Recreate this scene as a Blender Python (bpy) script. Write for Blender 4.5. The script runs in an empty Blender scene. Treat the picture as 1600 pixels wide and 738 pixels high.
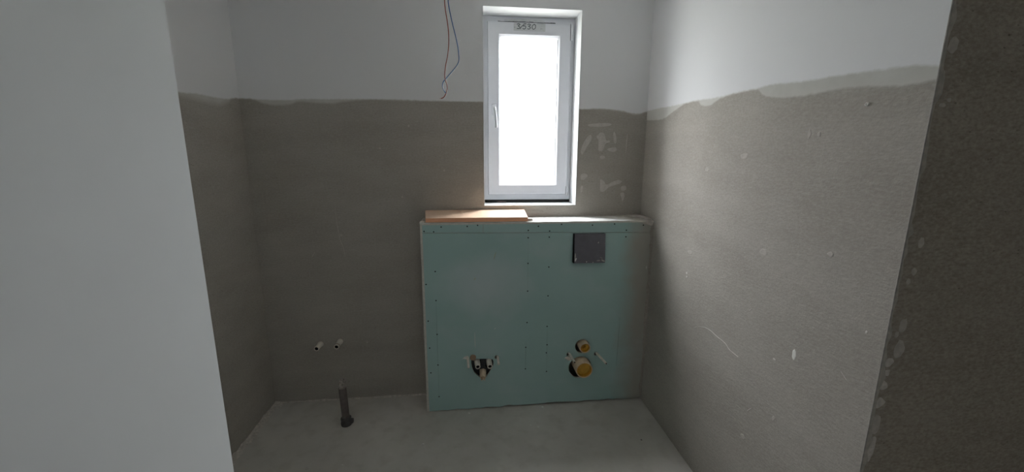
import bpy, bmesh, math, random
from mathutils import Vector, Matrix
random.seed(7)
S = bpy.context.scene
COL = S.collection

# ------------------------------------------------------------------ camera
FPX, YAW, PITCH, ROLL = 628.68, 0.109, 0.1942, 0.005
CAM = Vector((1.2623, -2.5017, 1.5723))
Fw = Vector((math.sin(YAW)*math.cos(PITCH), math.cos(YAW)*math.cos(PITCH), -math.sin(PITCH)))
Rt = Vector((math.cos(YAW), -math.sin(YAW), 0)); Up = Rt.cross(Fw)
R2 = Rt*math.cos(ROLL) + Up*math.sin(ROLL); U2 = -Rt*math.sin(ROLL) + Up*math.cos(ROLL)
cd = bpy.data.cameras.new('camera'); cd.sensor_width = 36.0; cd.sensor_fit = 'HORIZONTAL'
cd.lens = FPX/1600*36; cd.clip_start = 0.02; cd.clip_end = 300
cam = bpy.data.objects.new('camera', cd); COL.objects.link(cam)
M = Matrix((R2, U2, -Fw)).transposed().to_4x4(); M.translation = CAM
cam.matrix_world = M
S.camera = cam

# ------------------------------------------------------------------ room numbers
W, D, B = 2.3794, 0.1974, 0.9854          # room width, boxing depth, boxing left end
H = 1.2                                   # boxing height
WL, WR, WB, WT = 1.3597, 1.9448, 1.2709, 2.4189   # window opening
CEIL = 2.62
YR = -1.604                               # outer corner of the right wall
XP, YP = 0.6975, -1.604                    # free end of the white partition
YB, XF = -3.9, 3.7                        # rear room

# ------------------------------------------------------------------ world: overcast sky
SKY = 50.0                                # zenith brightness
wd = bpy.data.worlds.new('overcast_sky'); S.world = wd; wd.use_nodes = True
bg = wd.node_tree.nodes['Background']
bg.inputs['Color'].default_value = (0.945, 0.972, 1.0, 1)
wn = wd.node_tree.nodes; wl_ = wd.node_tree.links            # CIE overcast sky: zenith three times the horizon
tc = wn.new('ShaderNodeTexCoord'); sx = wn.new('ShaderNodeSeparateXYZ'); wl_.new(tc.outputs['Generated'], sx.inputs[0])
mr = wn.new('ShaderNodeMapRange'); wl_.new(sx.outputs[2], mr.inputs[0])
mr.inputs[1].default_value = 0.0; mr.inputs[2].default_value = 1.0; mr.inputs[3].default_value = SKY/3; mr.inputs[4].default_value = SKY
wl_.new(mr.outputs[0], bg.inputs['Strength'])
pl = bpy.data.lights.new('window_portal', 'AREA'); pl.shape = 'RECTANGLE'
pl.size = WR-WL-0.02; pl.size_y = WT-WB-0.02; pl.cycles.is_portal = True
po = bpy.data.objects.new('window_portal', pl); COL.objects.link(po)
po.location = ((WL+WR)/2, 0.29, (WB+WT)/2); po.rotation_euler = (math.radians(-90), 0, 0)
S.view_settings.view_transform = 'Standard'; S.view_settings.look = 'None'
S.view_settings.exposure = 0.0; S.view_settings.gamma = 1.0; S.view_settings.use_curve_mapping = False
S.cycles.max_bounces = 14; S.cycles.diffuse_bounces = 10; S.cycles.transparent_max_bounces = 12
S.cycles.sample_clamp_indirect = 6.0; S.cycles.caustics_reflective = False; S.cycles.caustics_refractive = False
S.cycles.use_denoising = True

# ------------------------------------------------------------------ materials
class NT:
    def __init__(s, name):
        s.m = bpy.data.materials.new(name); s.m.use_nodes = True
        s.t = s.m.node_tree; s.b = s.t.nodes['Principled BSDF']
        s.geo = s.n('ShaderNodeNewGeometry'); s.P = s.geo.outputs['Position']
        s.x = s.n('ShaderNodeSeparateXYZ'); s.l(s.P, s.x.inputs[0])
    def n(s, k, **kw):
        o = s.t.nodes.new(k)
        for a, v in kw.items(): setattr(o, a, v)
        return o
    def l(s, a, b): s.t.links.new(a, b)
    def put(s, sock, v):
        if isinstance(v, bpy.types.NodeSocket): s.l(v, sock)
        else: sock.default_value = v
    def math(s, op, a, b=0.0, c=None, clamp=False):
        o = s.n('ShaderNodeMath', operation=op, use_clamp=clamp); s.put(o.inputs[0], a); s.put(o.inputs[1], b)
        if c is not None: s.put(o.inputs[2], c)
        return o.outputs[0]
    def rng(s, v, a, b, c=0.0, d=1.0):
        o = s.n('ShaderNodeMapRange'); s.put(o.inputs[0], v)
        for i, q in enumerate((a, b, c, d)): s.put(o.inputs[i+1], q)
        return o.outputs[0]
    def mix(s, f, a, b):
        o = s.n('ShaderNodeMix', data_type='RGBA'); s.put(o.inputs[0], f)
        s.put(o.inputs[6], (*a, 1) if isinstance(a, tuple) and len(a) == 3 else a)
        s.put(o.inputs[7], (*b, 1) if isinstance(b, tuple) and len(b) == 3 else b)
        return o.outputs[2]
    def noise(s, scale, detail=4, stretch=None, rough=.55, off=None):
        v = s.P
        if stretch or off:
            mp = s.n('ShaderNodeMapping'); s.l(s.P, mp.inputs[0])
            if stretch: mp.inputs['Scale'].default_value = stretch
            if off: mp.inputs['Location'].default_value = off
            v = mp.outputs[0]
        o = s.n('ShaderNodeTexNoise'); s.l(v, o.inputs['Vector'])
        o.inputs['Scale'].default_value = scale; o.inputs['Detail'].default_value = detail; o.inputs['Roughness'].default_value = rough
        return o.outputs[0]
    def curve(s, u, pts, u0, u1, v0, v1):
        fc = s.n('ShaderNodeFloatCurve'); s.l(s.rng(u, u0, u1), fc.inputs['Value'])
        c = fc.mapping.curves[0]; q = sorted(((p[0]-u0)/(u1-u0), (p[1]-v0)/(v1-v0)) for p in pts)
        q = [(max(0, min(1, a)), b) for a, b in q]
        if q[0][0] > 0.002: q.insert(0, (0, q[0][1]))
        if q[-1][0] < 0.998: q.append((1, q[-1][1]))
        while len(c.points) < len(q): c.points.new(0.5, 0.5)
        for i, (a, b) in enumerate(q):
            c.points[i].location = (a, b); c.points[i].handle_type = 'AUTO_CLAMPED'
        fc.mapping.update()
        return s.rng(fc.outputs[0], 0, 1, v0, v1)
    def bump(s, h, strength=.3, dist=.004):
        o = s.n('ShaderNodeBump'); o.inputs['Strength'].default_value = strength; o.inputs['Distance'].default_value = dist
        s.put(o.inputs['Height'], h); s.l(o.outputs[0], s.b.inputs['Normal'])
    def done(s, col, rough=.9, spec=.2):
        s.put(s.b.inputs['Base Color'], (*col, 1) if isinstance(col, tuple) else col)
        s.put(s.b.inputs['Roughness'], rough); s.b.inputs['Specular IOR Level'].default_value = spec
        return s.m

BROWN = (0.430, 0.405, 0.365); BROWN2 = (0.375, 0.350, 0.312); WHITE = (0.825, 0.83, 0.84); PUTTY = (0.62, 0.62, 0.585)

def plaster_nodes(k, grain=.22, pits=.72):
    """bare trowelled gypsum plaster: cloudy colour, horizontal trowel drag, small pits"""
    st = (1, 1, 3.2)
    a = k.noise(2.3, 5, st); b = k.noise(26, 4, (1, 1, 4.0)); c = k.noise(190, 2)
    col = k.mix(k.rng(a, .35, .68), BROWN, BROWN2)
    col = k.mix(k.math('MULTIPLY', k.rng(b, .52, .72), .35), col, (0.50, 0.475, 0.43))
    vo = k.n('ShaderNodeTexVoronoi'); mp = k.n('ShaderNodeMapping'); k.l(k.P, mp.inputs[0]); mp.inputs['Scale'].default_value = (1, 1, 1.9)
    k.l(mp.outputs[0], vo.inputs['Vector']); vo.inputs['Scale'].default_value = 38
    sp = k.n('ShaderNodeSeparateColor'); k.l(vo.outputs['Color'], sp.inputs[0])
    pit = k.math('MULTIPLY', k.rng(vo.outputs['Distance'], .05, .14, 1, 0), k.math('GREATER_THAN', sp.outputs[0], pits))
    col = k.mix(k.math('MULTIPLY', pit, .75), col, (0.19, 0.17, 0.145))
    g = k.noise(85, 4, (1, 1, 1.8))
    col = k.mix(k.math('MULTIPLY', k.rng(g, .50, .72), grain), col, (0.22, 0.20, 0.175))
    col = k.mix(k.math('MULTIPLY', k.rng(g, .48, .30), grain), col, (0.56, 0.53, 0.485))
    h = k.math('ADD', k.math('MULTIPLY', b, .38), k.math('ADD', k.math('MULTIPLY', c, .22), k.math('MULTIPLY', g, .30)))
    h = k.math('SUBTRACT', h, k.math('MULTIPLY', pit, 1.4))
    return col, h

def wall_mat(name, u=None, lo=None, up=None, u0=0, u1=1, soft=.012, tint=None, grain=.22, pits=.72):
    k = NT(name); col, h = plaster_nodes(k, grain, pits)
    if tint:
        mm = k.n('ShaderNodeMix', data_type='RGBA', blend_type='MULTIPLY'); mm.inputs[0].default_value = 1
        k.l(col, mm.inputs[6]); mm.inputs[7].default_value = (*tint, 1); col = mm.outputs[2]
    if lo:
        U = k.x.outputs[u]; z = k.x.outputs[2]
        j = k.math('MULTIPLY', k.math('SUBTRACT', k.noise(45, 5), .5), .010)
        zl = k.math('ADD', k.curve(U, lo, u0, u1, 1.6, 2.1), j); zu = k.math('ADD', k.curve(U, up, u0, u1, 1.6, 2.1), j)
        fl = k.rng(k.math('SUBTRACT', z, zl), -.002, soft); fu = k.rng(k.math('SUBTRACT', z, zu), -.003, .006)
        put = k.mix(k.rng(k.noise(9, 4), .35, .7), PUTTY, (0.55, 0.545, 0.505))
        col = k.mix(fl, col, put)
        col = k.mix(fu, col, WHITE)
        h = k.math('ADD', k.math('MULTIPLY', h, k.rng(fl, 0, 1, 1, .25)), k.math('MULTIPLY', fl, .6))
    k.bump(h, .8, .0030)
    return k.done(col, .93, .12)

def plain(name, col, rough=.6, spec=.3, var=.12, scale=40, bump=0.0, metal=0, stretch=None):
    k = NT(name); n = k.noise(scale, 3, stretch)
    c = k.mix(k.rng(n, .3, .7), tuple(x*(1-var) for x in col), tuple(min(1, x*(1+var)) for x in col))
    if bump: k.bump(n, bump, .002)
    k.b.inputs['Metallic'].default_value = metal
    return k.done(c, rough, spec)

BACK_LO = [(-0.009,1.881),(0.068,1.879),(0.12,1.858),(0.204,1.847),(0.27,1.855),(0.32,1.87),(0.396,1.865),(0.486,1.863),(0.572,1.875),(0.744,1.889),(0.855,1.886),(1.049,1.887),(1.356,1.89),(1.953,1.857),(2.062,1.859),(2.205,1.849),(2.319,1.83),(2.354,1.843),(2.378,1.848)]
BACK_UP = [(-0.008,1.885),(0.069,1.883),(0.122,1.88),(0.207,1.879),(0.273,1.88),(0.314,1.886),(0.488,1.889),(0.744,1.894),(0.856,1.895),(1.05,1.891),(1.356,1.891),(1.953,1.86),(2.061,1.865),(2.204,1.856),(2.319,1.839),(2.353,1.847),(2.378,1.851)]
RIGHT_LO = [(-0.0,1.80),(-0.086,1.792),(-0.191,1.787),(-0.341,1.819),(-0.474,1.843),(-0.547,1.843),(-0.61,1.815),(-0.665,1.809),(-0.744,1.828),(-0.886,1.835),(-0.974,1.831),(-1.014,1.806),(-1.072,1.789),(-1.137,1.78),(-1.25,1.775),(-1.346,1.776),(-1.469,1.762),(-1.545,1.754),(-1.604,1.756)]
RIGHT_UP = [(-0.076,1.855),(-0.337,1.848),(-0.546,1.846),(-0.743,1.837),(-0.886,1.838),(-0.973,1.835),(-1.037,1.837),(-1.198,1.823),(-1.339,1.816),(-1.461,1.807),(-1.549,1.8),(-1.601,1.787)]
LEFT_LO = [(-0.483,1.822),(-0.39,1.818),(-0.304,1.814),(-0.208,1.816),(-0.111,1.842),(-0.07,1.869),(-0.017,1.879)]
LEFT_UP = [(-0.49,1.846),(-0.368,1.855),(-0.214,1.859),(-0.106,1.867),(-0.017,1.883)]

m_back = wall_mat('back_wall_plaster_and_paint', 0, BACK_LO, BACK_UP, 0, W)
m_right = wall_mat('right_wall_plaster_and_paint', 1, RIGHT_LO, RIGHT_UP, YR, 0, .006)
m_left = wall_mat('left_wall_plaster_and_paint', 1, LEFT_LO, LEFT_UP, -1.604, 0, .03)
m_bare = wall_mat('bare_plaster', tint=(.90, .85, .78), grain=.55, pits=.5)

def paint_mat(name, WHITE):
    k = NT(name); a = k.noise(3, 4); b = k.noise(260, 2); c = k.noise(12, 3)
    col = k.mix(k.rng(a, .35, .7), WHITE, tuple(x*.96 for x in WHITE))
    k.bump(k.math('ADD', k.math('MULTIPLY', b, .25), k.math('MULTIPLY', c, .6)), .25, .0015)
    return k.done(col, .9, .15)
m_paint = paint_mat('white_wall_paint', WHITE); m_paint2 = paint_mat('grey_white_primer', (0.715, 0.735, 0.735))

def floor_mat():
    k = NT('cement_screed'); a = k.noise(1.7, 6, rough=.6); b = k.noise(11, 5); c = k.noise(150, 3)
    col = k.mix(k.rng(a, .35, .66), (0.50, 0.485, 0.445), (0.62, 0.60, 0.56))
    col = k.mix(k.math('MULTIPLY', k.rng(b, .5, .7), .30), col, (0.37, 0.345, 0.30))
    col = k.mix(k.math('MULTIPLY', k.rng(k.noise(5, 5, off=(3, 1, 0)), .58, .7), .35), col, (0.54, 0.53, 0.50))
    k.bump(k.math('ADD', k.math('MULTIPLY', b, .7), k.math('MULTIPLY', c, .3)), .35, .003)
    return k.done(col, .92, .15)
m_floor = floor_mat()

def green_mat():
    k = NT('green_moisture_plasterboard'); a = k.noise(2.2, 4); b = k.noise(320, 2)
    g1, g2 = (0.385, 0.555, 0.535), (0.42, 0.585, 0.57)
    col = k.mix(k.rng(a, .35, .65), g1, g2)
    # dusty plaster wiped over the right-hand end, ragged edge
    e = k.math('ADD', k.x.outputs[0], k.math('MULTIPLY', k.math('SUBTRACT', k.noise(7, 4), .5), .16))
    dust = k.math('MULTIPLY', k.rng(e, 2.17, 2.31), .9)
    col = k.mix(dust, col, (0.42, 0.39, 0.345))
    # chalky wiped cloud
    col = k.mix(k.math('MULTIPLY', k.rng(k.noise(3.1, 5, (1, 1, 1.6), off=(.4, 0, .9)), .56, .74), .35), col, (0.52, 0.61, 0.62))
    dx = k.math('SUBTRACT', k.x.outputs[0], 1.36); dz = k.math('SUBTRACT', k.x.outputs[2], .82)  # round pale patch: a sheen of light painted into the board colour
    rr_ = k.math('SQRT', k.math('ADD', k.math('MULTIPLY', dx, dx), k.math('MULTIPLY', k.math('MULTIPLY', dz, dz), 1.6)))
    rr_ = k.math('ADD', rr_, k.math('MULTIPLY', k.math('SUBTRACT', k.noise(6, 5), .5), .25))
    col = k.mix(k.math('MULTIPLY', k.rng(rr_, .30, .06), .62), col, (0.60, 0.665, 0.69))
    k.bump(b, .08, .001)
    return k.done(col, .85, .2)
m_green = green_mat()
m_core = plain('gypsum_board_core', (0.62, 0.60, 0.55), .9, .1, .08, 60, .2)

def top_mat():
    k = NT('dusty_white_board_face'); col = k.mix(k.rng(k.noise(14, 5), .4, .7), (0.70, 0.70, 0.68), (0.58, 0.565, 0.53))
    e = k.math('ADD', k.x.outputs[0], k.math('MULTIPLY', k.math('SUBTRACT', k.noise(16, 4), .5), .12))
    col = k.mix(k.rng(e, 2.19, 2.27), col, (0.45, 0.42, 0.375))
    k.bump(k.noise(60, 4), .3, .002)
    return k.done(col, .9, .12)
m_top = top_mat()
m_skim = plain('pale_plaster_skim', (0.53, 0.51, 0.475), .92, .1, .1, 50, .3)
m_skim2 = plain('grey_plaster_smear', (0.52, 0.485, 0.44), .92, .1, .15, 60, .4)
m_smear = plain('light_plaster_smear', (0.60, 0.565, 0.52), .92, .1, .2, 60, .4)
m_white = plain('white_plaster_crumb', (0.80, 0.79, 0.75), .9, .1, .08, 60, .3)
m_scratch = plain('scratched_plaster', (0.63, 0.61, 0.57), .9, .1, .1, 80)
m_yellowmark = plain('yellow_scratch', (0.48, 0.50, 0.30), .9, .1, .1, 80)
m_pvc = plain('white_window_plastic', (0.66, 0.67, 0.705), .32, .45, .015, 20)
m_reveal = plain('white_reveal_plaster', (0.73, 0.745, 0.75), .88, .15, .03, 9, .15)
m_black = plain('black_sealing_profile', (0.022, 0.022, 0.02), .7, .3, .4, 60, .3)
m_gasket = plain('dark_gasket', (0.10, 0.10, 0.11), .7, .3, .5, 110)
m_gapshade = plain('grey_gap_shade', (0.30, 0.305, 0.315), .7, .3, .2, 110)
m_chrome = plain('hinge_grey_plastic', (0.55, 0.56, 0.58), .4, .5, .03, 30)
m_paper = plain('translucent_tape_label', (0.50, 0.515, 0.52), .5, .35, .07, 90)
m_ink = plain('marker_ink', (0.05, 0.055, 0.065), .7, .2, .2, 90)
m_shield = plain('dark_plastic_bracket', (0.030, 0.034, 0.038), .45, .45, .3, 50)
m_sleeve = plain('off_white_plastic_sleeve', (0.76, 0.72, 0.64), .5, .4, .08, 60)
m_cream = plain('cream_pipe_plastic', (0.72, 0.58, 0.42), .5, .35, .1, 40)
m_yellow = plain('yellow_plug_plastic', (0.66, 0.40, 0.06), .45, .4, .12, 40)
m_pipe = plain('dark_grey_waste_pipe', (0.150, 0.125, 0.112), .5, .4, .15, 40)
m_pipe2 = plain('black_rubber_socket', (0.085, 0.083, 0.08), .55, .35, .2, 60)
m_cover = plain('charcoal_plastic_cover', (0.15, 0.147, 0.17), .5, .4, .1, 25)
m_hole = plain('dark_bore', (0.012, 0.012, 0.012), .8, .1, .1, 30)
m_red = plain('dull_red_ring', (0.20, 0.07, 0.055), .6, .3, .15, 60)
m_brownwire = plain('brown_wire_insulation', (0.30, 0.075, 0.05), .4, .4, .1, 60)
m_bluewire = plain('blue_wire_insulation', (0.05, 0.15, 0.36), .4, .4, .1, 60)
m_copper = plain('bare_copper', (0.45, 0.22, 0.13), .4, .5, .1, 60)
m_screw = plain('black_drywall_screw', (0.02, 0.02, 0.02), .6, .3, .2, 60)
m_metal = plain('galvanised_corner_bead', (0.36, 0.34, 0.315), .6, .3, .2, 60)
m_line = plain('pencil_line', (0.10, 0.15, 0.135), .9, .1, .3, 200)
m_ground = plain('outdoor_gravel_ground', (0.34, 0.34, 0.31), .95, .1, .2, 3)

def wood_mat(name, c1, c2):
    k = NT(name); n = k.noise(9, 5, (1.2, 9, 9)); f = k.noise(160, 2, (.15, 1, 1))
    col = k.mix(k.rng(n, .35, .68), c1, c2)
    k.bump(f, .15, .001)
    return k.done(col, .55, .3)
m_wood = wood_mat('pale_wood', (0.74, 0.54, 0.395), (0.68, 0.475, 0.335))
m_woodedge = wood_mat('orange_wood_edge', (0.90, 0.47, 0.28), (0.82, 0.41, 0.235))

def glass_mat():
    m = bpy.data.materials.new('window_glass'); m.use_nodes = True; t = m.node_tree
    t.nodes.remove(t.nodes['Principled BSDF']); o = t.nodes['Material Output']
    tr = t.nodes.new('ShaderNodeBsdfTransparent'); gl = t.nodes.new('ShaderNodeBsdfGlossy'); gl.inputs['Roughness'].default_value = .02
    tr.inputs['Color'].default_value = (0.98, 0.98, 0.98, 1)
    mx = t.nodes.new('ShaderNodeMixShader'); mx.inputs[0].default_value = 0.05
    t.links.new(tr.outputs[0], mx.inputs[1]); t.links.new(gl.outputs[0], mx.inputs[2]); t.links.new(mx.outputs[0], o.inputs[0])
    return m
m_glass = glass_mat()

# ------------------------------------------------------------------ mesh helpers (all coordinates are world metres)
def org(o):
    v = Vector((0, 0, 0))
    while o is not None: v += o.location; o = o.parent
    return v
def link(name, bm, mats, parent=None, smooth=False, loc=None):
    if loc is not None: base = Vector(loc)
    elif parent is not None: base = org(parent)
    else: base = Vector((0, 0, 0))
    bm.verts.ensure_lookup_table()
    bmesh.ops.translate(bm, verts=bm.verts, vec=-base)
    bmesh.ops.recalc_face_normals(bm, faces=bm.faces)
    me = bpy.data.meshes.new(name); bm.to_mesh(me); bm.free()
    for m in (mats if isinstance(mats, (list, tuple)) else [mats]): me.materials.append(m)
    if smooth:
        for p in me.polygons: p.use_smooth = True
        try: me.set_sharp_from_angle(angle=math.radians(38))
        except Exception: pass
    o = bpy.data.objects.new(name, me); COL.objects.link(o)
    if parent is not None:
        o.parent = parent
        if loc is not None: o.location = Vector(loc) - org(parent)
    elif loc is not None: o.location = loc
    return o
def empty(name, loc):
    o = bpy.data.objects.new(name, None); o.empty_display_size = .05; o.location = loc; COL.objects.link(o); return o
def tag(o, label, cat=None, group=None, kind=None):
    o['label'] = label
    if cat: o['category'] = cat
    if group: o['group'] = group
    if kind: o['kind'] = kind
    return o
def box(bm, x0, x1, y0, y1, z0, z1, bev=0.0, mi=0, seg=2):
    r = bmesh.ops.create_cube(bm, size=1.0); vs = r['verts']
    for v in vs:
        v.co = Vector(((x0+x1)/2 + v.co.x*(x1-x0), (y0+y1)/2 + v.co.y*(y1-y0), (z0+z1)/2 + v.co.z*(z1-z0)))
    fs = set(f for v in vs for f in v.link_faces)
    for f in fs: f.material_index = mi
    if bev:
        es = list(set(e for v in vs for e in v.link_edges))
        bmesh.ops.bevel(bm, geom=es, offset=bev, segments=seg, affect='EDGES', profile=.6)
def B1(name, mats, parent, *a, smooth=False, **k):
    bm = bmesh.new(); box(bm, *a, **k); return link(name, bm, mats, parent, smooth)
def tube(bm, pts, rad, n=12, caps=True, mi=0):
    pts = [Vector(p) for p in pts]; rings = []
    t0 = (pts[1]-pts[0]).normalized(); ref = Vector((0, 0, 1)) if abs(t0.z) < .9 else Vector((1, 0, 0))
    u = t0.cross(ref).normalized()
    for i, p in enumerate(pts):
        t = (pts[min(i+1, len(pts)-1)] - pts[max(i-1, 0)])
        if t.length < 1e-9: t = t0
        t.normalize(); u = (u - t*u.dot(t)).normalized(); w = t.cross(u)
        r = rad[i] if isinstance(rad, (list, tuple)) else rad
        rings.append([bm.verts.new(p + u*r*math.cos(a) + w*r*math.sin(a)) for a in [2*math.pi*q/n for q in range(n)]])
    for a, b in zip(rings, rings[1:]):
        for q in range(n):
            bm.faces.new((a[q], a[(q+1) % n], b[(q+1) % n], b[q])).material_index = mi
    if caps:
        bm.faces.new(rings[0][::-1]).material_index = mi; bm.faces.new(rings[-1]).material_index = mi
    return rings
def lathe(bm, base, axis, prof, n=24, mi=0, close=True):
    """prof: list of (radius, height along axis); closed pieces start/end at radius 0"""
    axis = Vector(axis).normalized(); ref = Vector((0, 0, 1)) if abs(axis.z) < .9 else Vector((1, 0, 0))
    u = axis.cross(ref).normalized(); w = axis.cross(u); base = Vector(base); rings = []
    for r, h in prof:
        c = base + axis*h
        if r < 1e-6: rings.append([bm.verts.new(c)])
        else: rings.append([bm.verts.new(c + u*r*math.cos(2*math.pi*q/n) + w*r*math.sin(2*math.pi*q/n)) for q in range(n)])
    for a, b in zip(rings, rings[1:]):
        for q in range(n):
            p = (q+1) % n
            if len(a) == 1 and len(b) == 1: continue
            if len(a) == 1: f = bm.faces.new((a[0], b[p], b[q]))
            elif len(b) == 1: f = bm.faces.new((a[q], a[p], b[0]))
            else: f = bm.faces.new((a[q], a[p], b[p], b[q]))
            f.material_index = mi
def spline(pts, k=6):
    P = [Vector(p) for p in pts]; out = []
    for i in range(len(P)-1):
        a = P[max(i-1, 0)]; b = P[i]; c = P[i+1]; d = P[min(i+2, len(P)-1)]
        for s in range(k):
            t = s/k
            out.append(.5*((2*b)+(c-a)*t+(2*a-5*b+4*c-d)*t*t+(3*b-a-3*c+d)*t**3))
    out.append(P[-1]); return out
def slab(bm, poly, to3, thick, inset=.35, jag=0.0, rnd=None, sub=2):
    """low domed patch with an irregular outline; poly = 2-D outline on a surface, to3(u, v, proud) -> world"""
    P = [Vector((a, b)) for a, b in poly]
    for _ in range(sub):                                    # round off the outline
        Q = []
        for i, a in enumerate(P):
            b = P[(i+1) % len(P)]; Q += [a*.75+b*.25, a*.25+b*.75]
        P = Q
    c = sum(P, Vector((0, 0)))/len(P)
    if jag and rnd: P = [c + (p-c)*(1+rnd.uniform(-jag, jag)) for p in P]
    low = [bm.verts.new(to3(p.x, p.y, -.001)) for p in P]
    mid = [bm.verts.new(to3(p.x, p.y, thick*.5)) for p in P]
    q = [p + (c-p)*inset*.5 for p in P]; top = [bm.verts.new(to3(p.x, p.y, thick)) for p in q]
    n = len(P)
    for i in range(n):
        j = (i+1) % n
        bm.faces.new((low[i], low[j], mid[j], mid[i])); bm.faces.new((mid[i], mid[j], top[j], top[i]))
    bm.faces.new(top)
    bm.faces.new(low[::-1])
    bmesh.ops.triangulate(bm, faces=[f for f in bm.faces if len(f.verts) > 4])
on_back = lambda x, z, h: Vector((x, -h, z))
on_right = lambda y, z, h: Vector((W-h, y, z))
on_front = lambda x, z, h: Vector((x, YR-h, z))
on_green = lambda x, z, h: Vector((x, -D-h, z))
on_floor = lambda x, y, h: Vector((x, y, h))
def stroke(name, pts2, to3, wid, mat, parent, thick=.0012):
    """a thin raised scratch following pts2 on a surface"""
    P = spline([(a, b, 0) for a, b in pts2], 4); bm = bmesh.new(); n = len(P); L = []
    for i, p in enumerate(P):
        t = (P[min(i+1, n-1)]-P[max(i-1, 0)]).normalized(); s = Vector((-t.y, t.x, 0))
        w = wid*(.35 + .65*math.sin(math.pi*min(max(i/(n-1), .08), .92)))*.5
        a = p+s*w; b = p-s*w
        L.append([bm.verts.new(to3(a.x, a.y, -.001)), bm.verts.new(to3(p.x, p.y, thick)), bm.verts.new(to3(b.x, b.y, -.001))])
    for a, b in zip(L, L[1:]):
        bm.faces.new((a[0], a[1], b[1], b[0])); bm.faces.new((a[1], a[2], b[2], b[1])); bm.faces.new((a[2], a[0], b[0], b[2]))
    bm.faces.new(L[0]); bm.faces.new(L[-1][::-1])
    return link(name, bm, mat, parent)
def oval(cx, cz, a, b, rnd, n=9, jit=.3):
    return [(cx+a*math.cos(2*math.pi*i/n)*(1+rnd.uniform(-jit, jit)), cz+b*math.sin(2*math.pi*i/n)*(1+rnd.uniform(-jit, jit))) for i in range(n)]
def crumb_bm(c, r, rnd, flat=.5):
    bm = bmesh.new(); bmesh.ops.create_icosphere(bm, subdivisions=1, radius=1)
    for v in bm.verts:
        s = rnd.uniform(.65, 1.15); v.co = Vector((v.co.x*r*s*1.2, v.co.y*r*s, v.co.z*r*s*flat))
    zmin = min(v.co.z for v in bm.verts)
    bmesh.ops.translate(bm, verts=bm.verts, vec=Vector(c)-Vector((0, 0, zmin)))
    return bm

# ------------------------------------------------------------------ the room
def struct(name, label, mats, *boxes, parent=None):
    bm = bmesh.new()
    for b in boxes: box(bm, *b)
    o = link(name, bm, mats, parent); o['kind'] = 'structure'; o['label'] = label; return o
floor = struct('floor', 'bare grey cement screed floor', m_floor, (-.14, XF+.14, YB-.14, .3, -.12, 0))
ceiling = struct('ceiling', 'white painted ceiling above the frame', m_paint, (-.14, XF+.14, YB-.14, .3, CEIL, CEIL+.12))
wall_back = struct('wall_back', 'window wall, bare grey-brown plaster below ragged white paint', m_back,
    (-.14, WL, 0, .3, 0, CEIL), (WR, W+.14, 0, .3, 0, CEIL), (WL, WR, 0, .3, 0, WB), (WL, WR, 0, .3, WT, CEIL))
wall_left = struct('wall_left', 'dim left wall seen past the white partition, half painted', m_left, (-.14, 0, YP, 0, 0, CEIL))
wall_right = struct('wall_right', 'large right wall of scratched plaster under a wavy paint edge', m_right, (W, W+.14, YR+.002, 0, 0, CEIL))
wall_front = struct('wall_front_right', 'dark rough plaster wall face at the right edge', m_bare, (W+.0005, XF, YR, YR+.14, 0, CEIL))
wall_part = struct('wall_partition', 'white painted partition filling the left edge', m_paint2, (-.14, XP, YB, YP, 0, CEIL))
wall_rear = struct('wall_rear', 'wall of the room behind the viewer', m_paint, (XP, XF+.14, YB-.14, YB, 0, CEIL))
wall_side = struct('wall_far_right', 'side wall of the room behind the viewer', m_paint, (XF, XF+.14, YB, YR+.14, 0, CEIL))
struct('ground_outside', 'pale open ground outside the window, far below', m_ground, (-60, 60, 1.0, 120, -3.3, -3.0))

# metal corner bead on the outer corner of the right wall
bm = bmesh.new()
tube(bm, [(W+.0006, YR+.0006, z) for z in (0, .6, 1.2, 1.8, CEIL)], .0022, 8)
bead = link('trim_1', bm, m_metal, None, True); tag(bead, 'thin metal corner bead where the right wall turns into the dark wall', kind='structure')

# window reveal lining (white plaster, slightly rounded edge)
T = .004
bm = bmesh.new()
box(bm, WL, WL+T, -.0015, .152, WB, WT, .001); box(bm, WR-T, WR, -.0015, .152, WB, WT, .001)
box(bm, WL, WR, -.0015, .152, WT-T, WT, .001); box(bm, WL, WR, -.0015, .152, WB, WB+T, .001)
o = link('window_reveal', bm, m_reveal, wall_back); o['label'] = 'smooth white plaster lining of the window recess'

# ------------------------------------------------------------------ window
win = empty('window_1', ((WL+WR)/2, .15, WB)); tag(win, 'white plastic window with a tall single sash and blown-out daylight', 'window', kind='structure')
def ringframe(name, mats, parent, xo0, xo1, zo0, zo1, xi0, xi1, zi0, zi1, y0, y1, bev=.003, ybev=None):
    """mitred rectangular frame; ybev lowers the inner lip (sloped bead)"""
    bm = bmesh.new()
    co = [(xo0, zo0), (xo1, zo0), (xo1, zo1), (xo0, zo1)]; ci = [(xi0, zi0), (xi1, zi0), (xi1, zi1), (xi0, zi1)]
    yb = ybev if ybev is not None else y0
    A = [bm.verts.new((x, y0, z)) for x, z in co]; Bv = [bm.verts.new((x, yb, z)) for x, z in ci]
    C = [bm.verts.new((x, y1, z)) for x, z in co]; Dv = [bm.verts.new((x, y1, z)) for x, z in ci]
    for i in range(4):
        j = (i+1) % 4
        bm.faces.new((A[i], A[j], Bv[j], Bv[i])); bm.faces.new((C[i], Dv[i], Dv[j], C[j]))
        bm.faces.new((A[i], C[i], C[j], A[j])); bm.faces.new((Bv[i], Bv[j], Dv[j], Dv[i]))
    if bev:
        es = [e for e in bm.edges if all(v in A or v in Bv for v in e.verts) and not (e.verts[0] in A) ^ (e.verts[1] in A)]
        bmesh.ops.bevel(bm, geom=es, offset=bev, segments=2, affect='EDGES', profile=.5)
    return link(name, bm, mats, parent)
fx0, fx1, fz0, fz1 = WL+T, WR-T, 1.2943, WT-T
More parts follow.
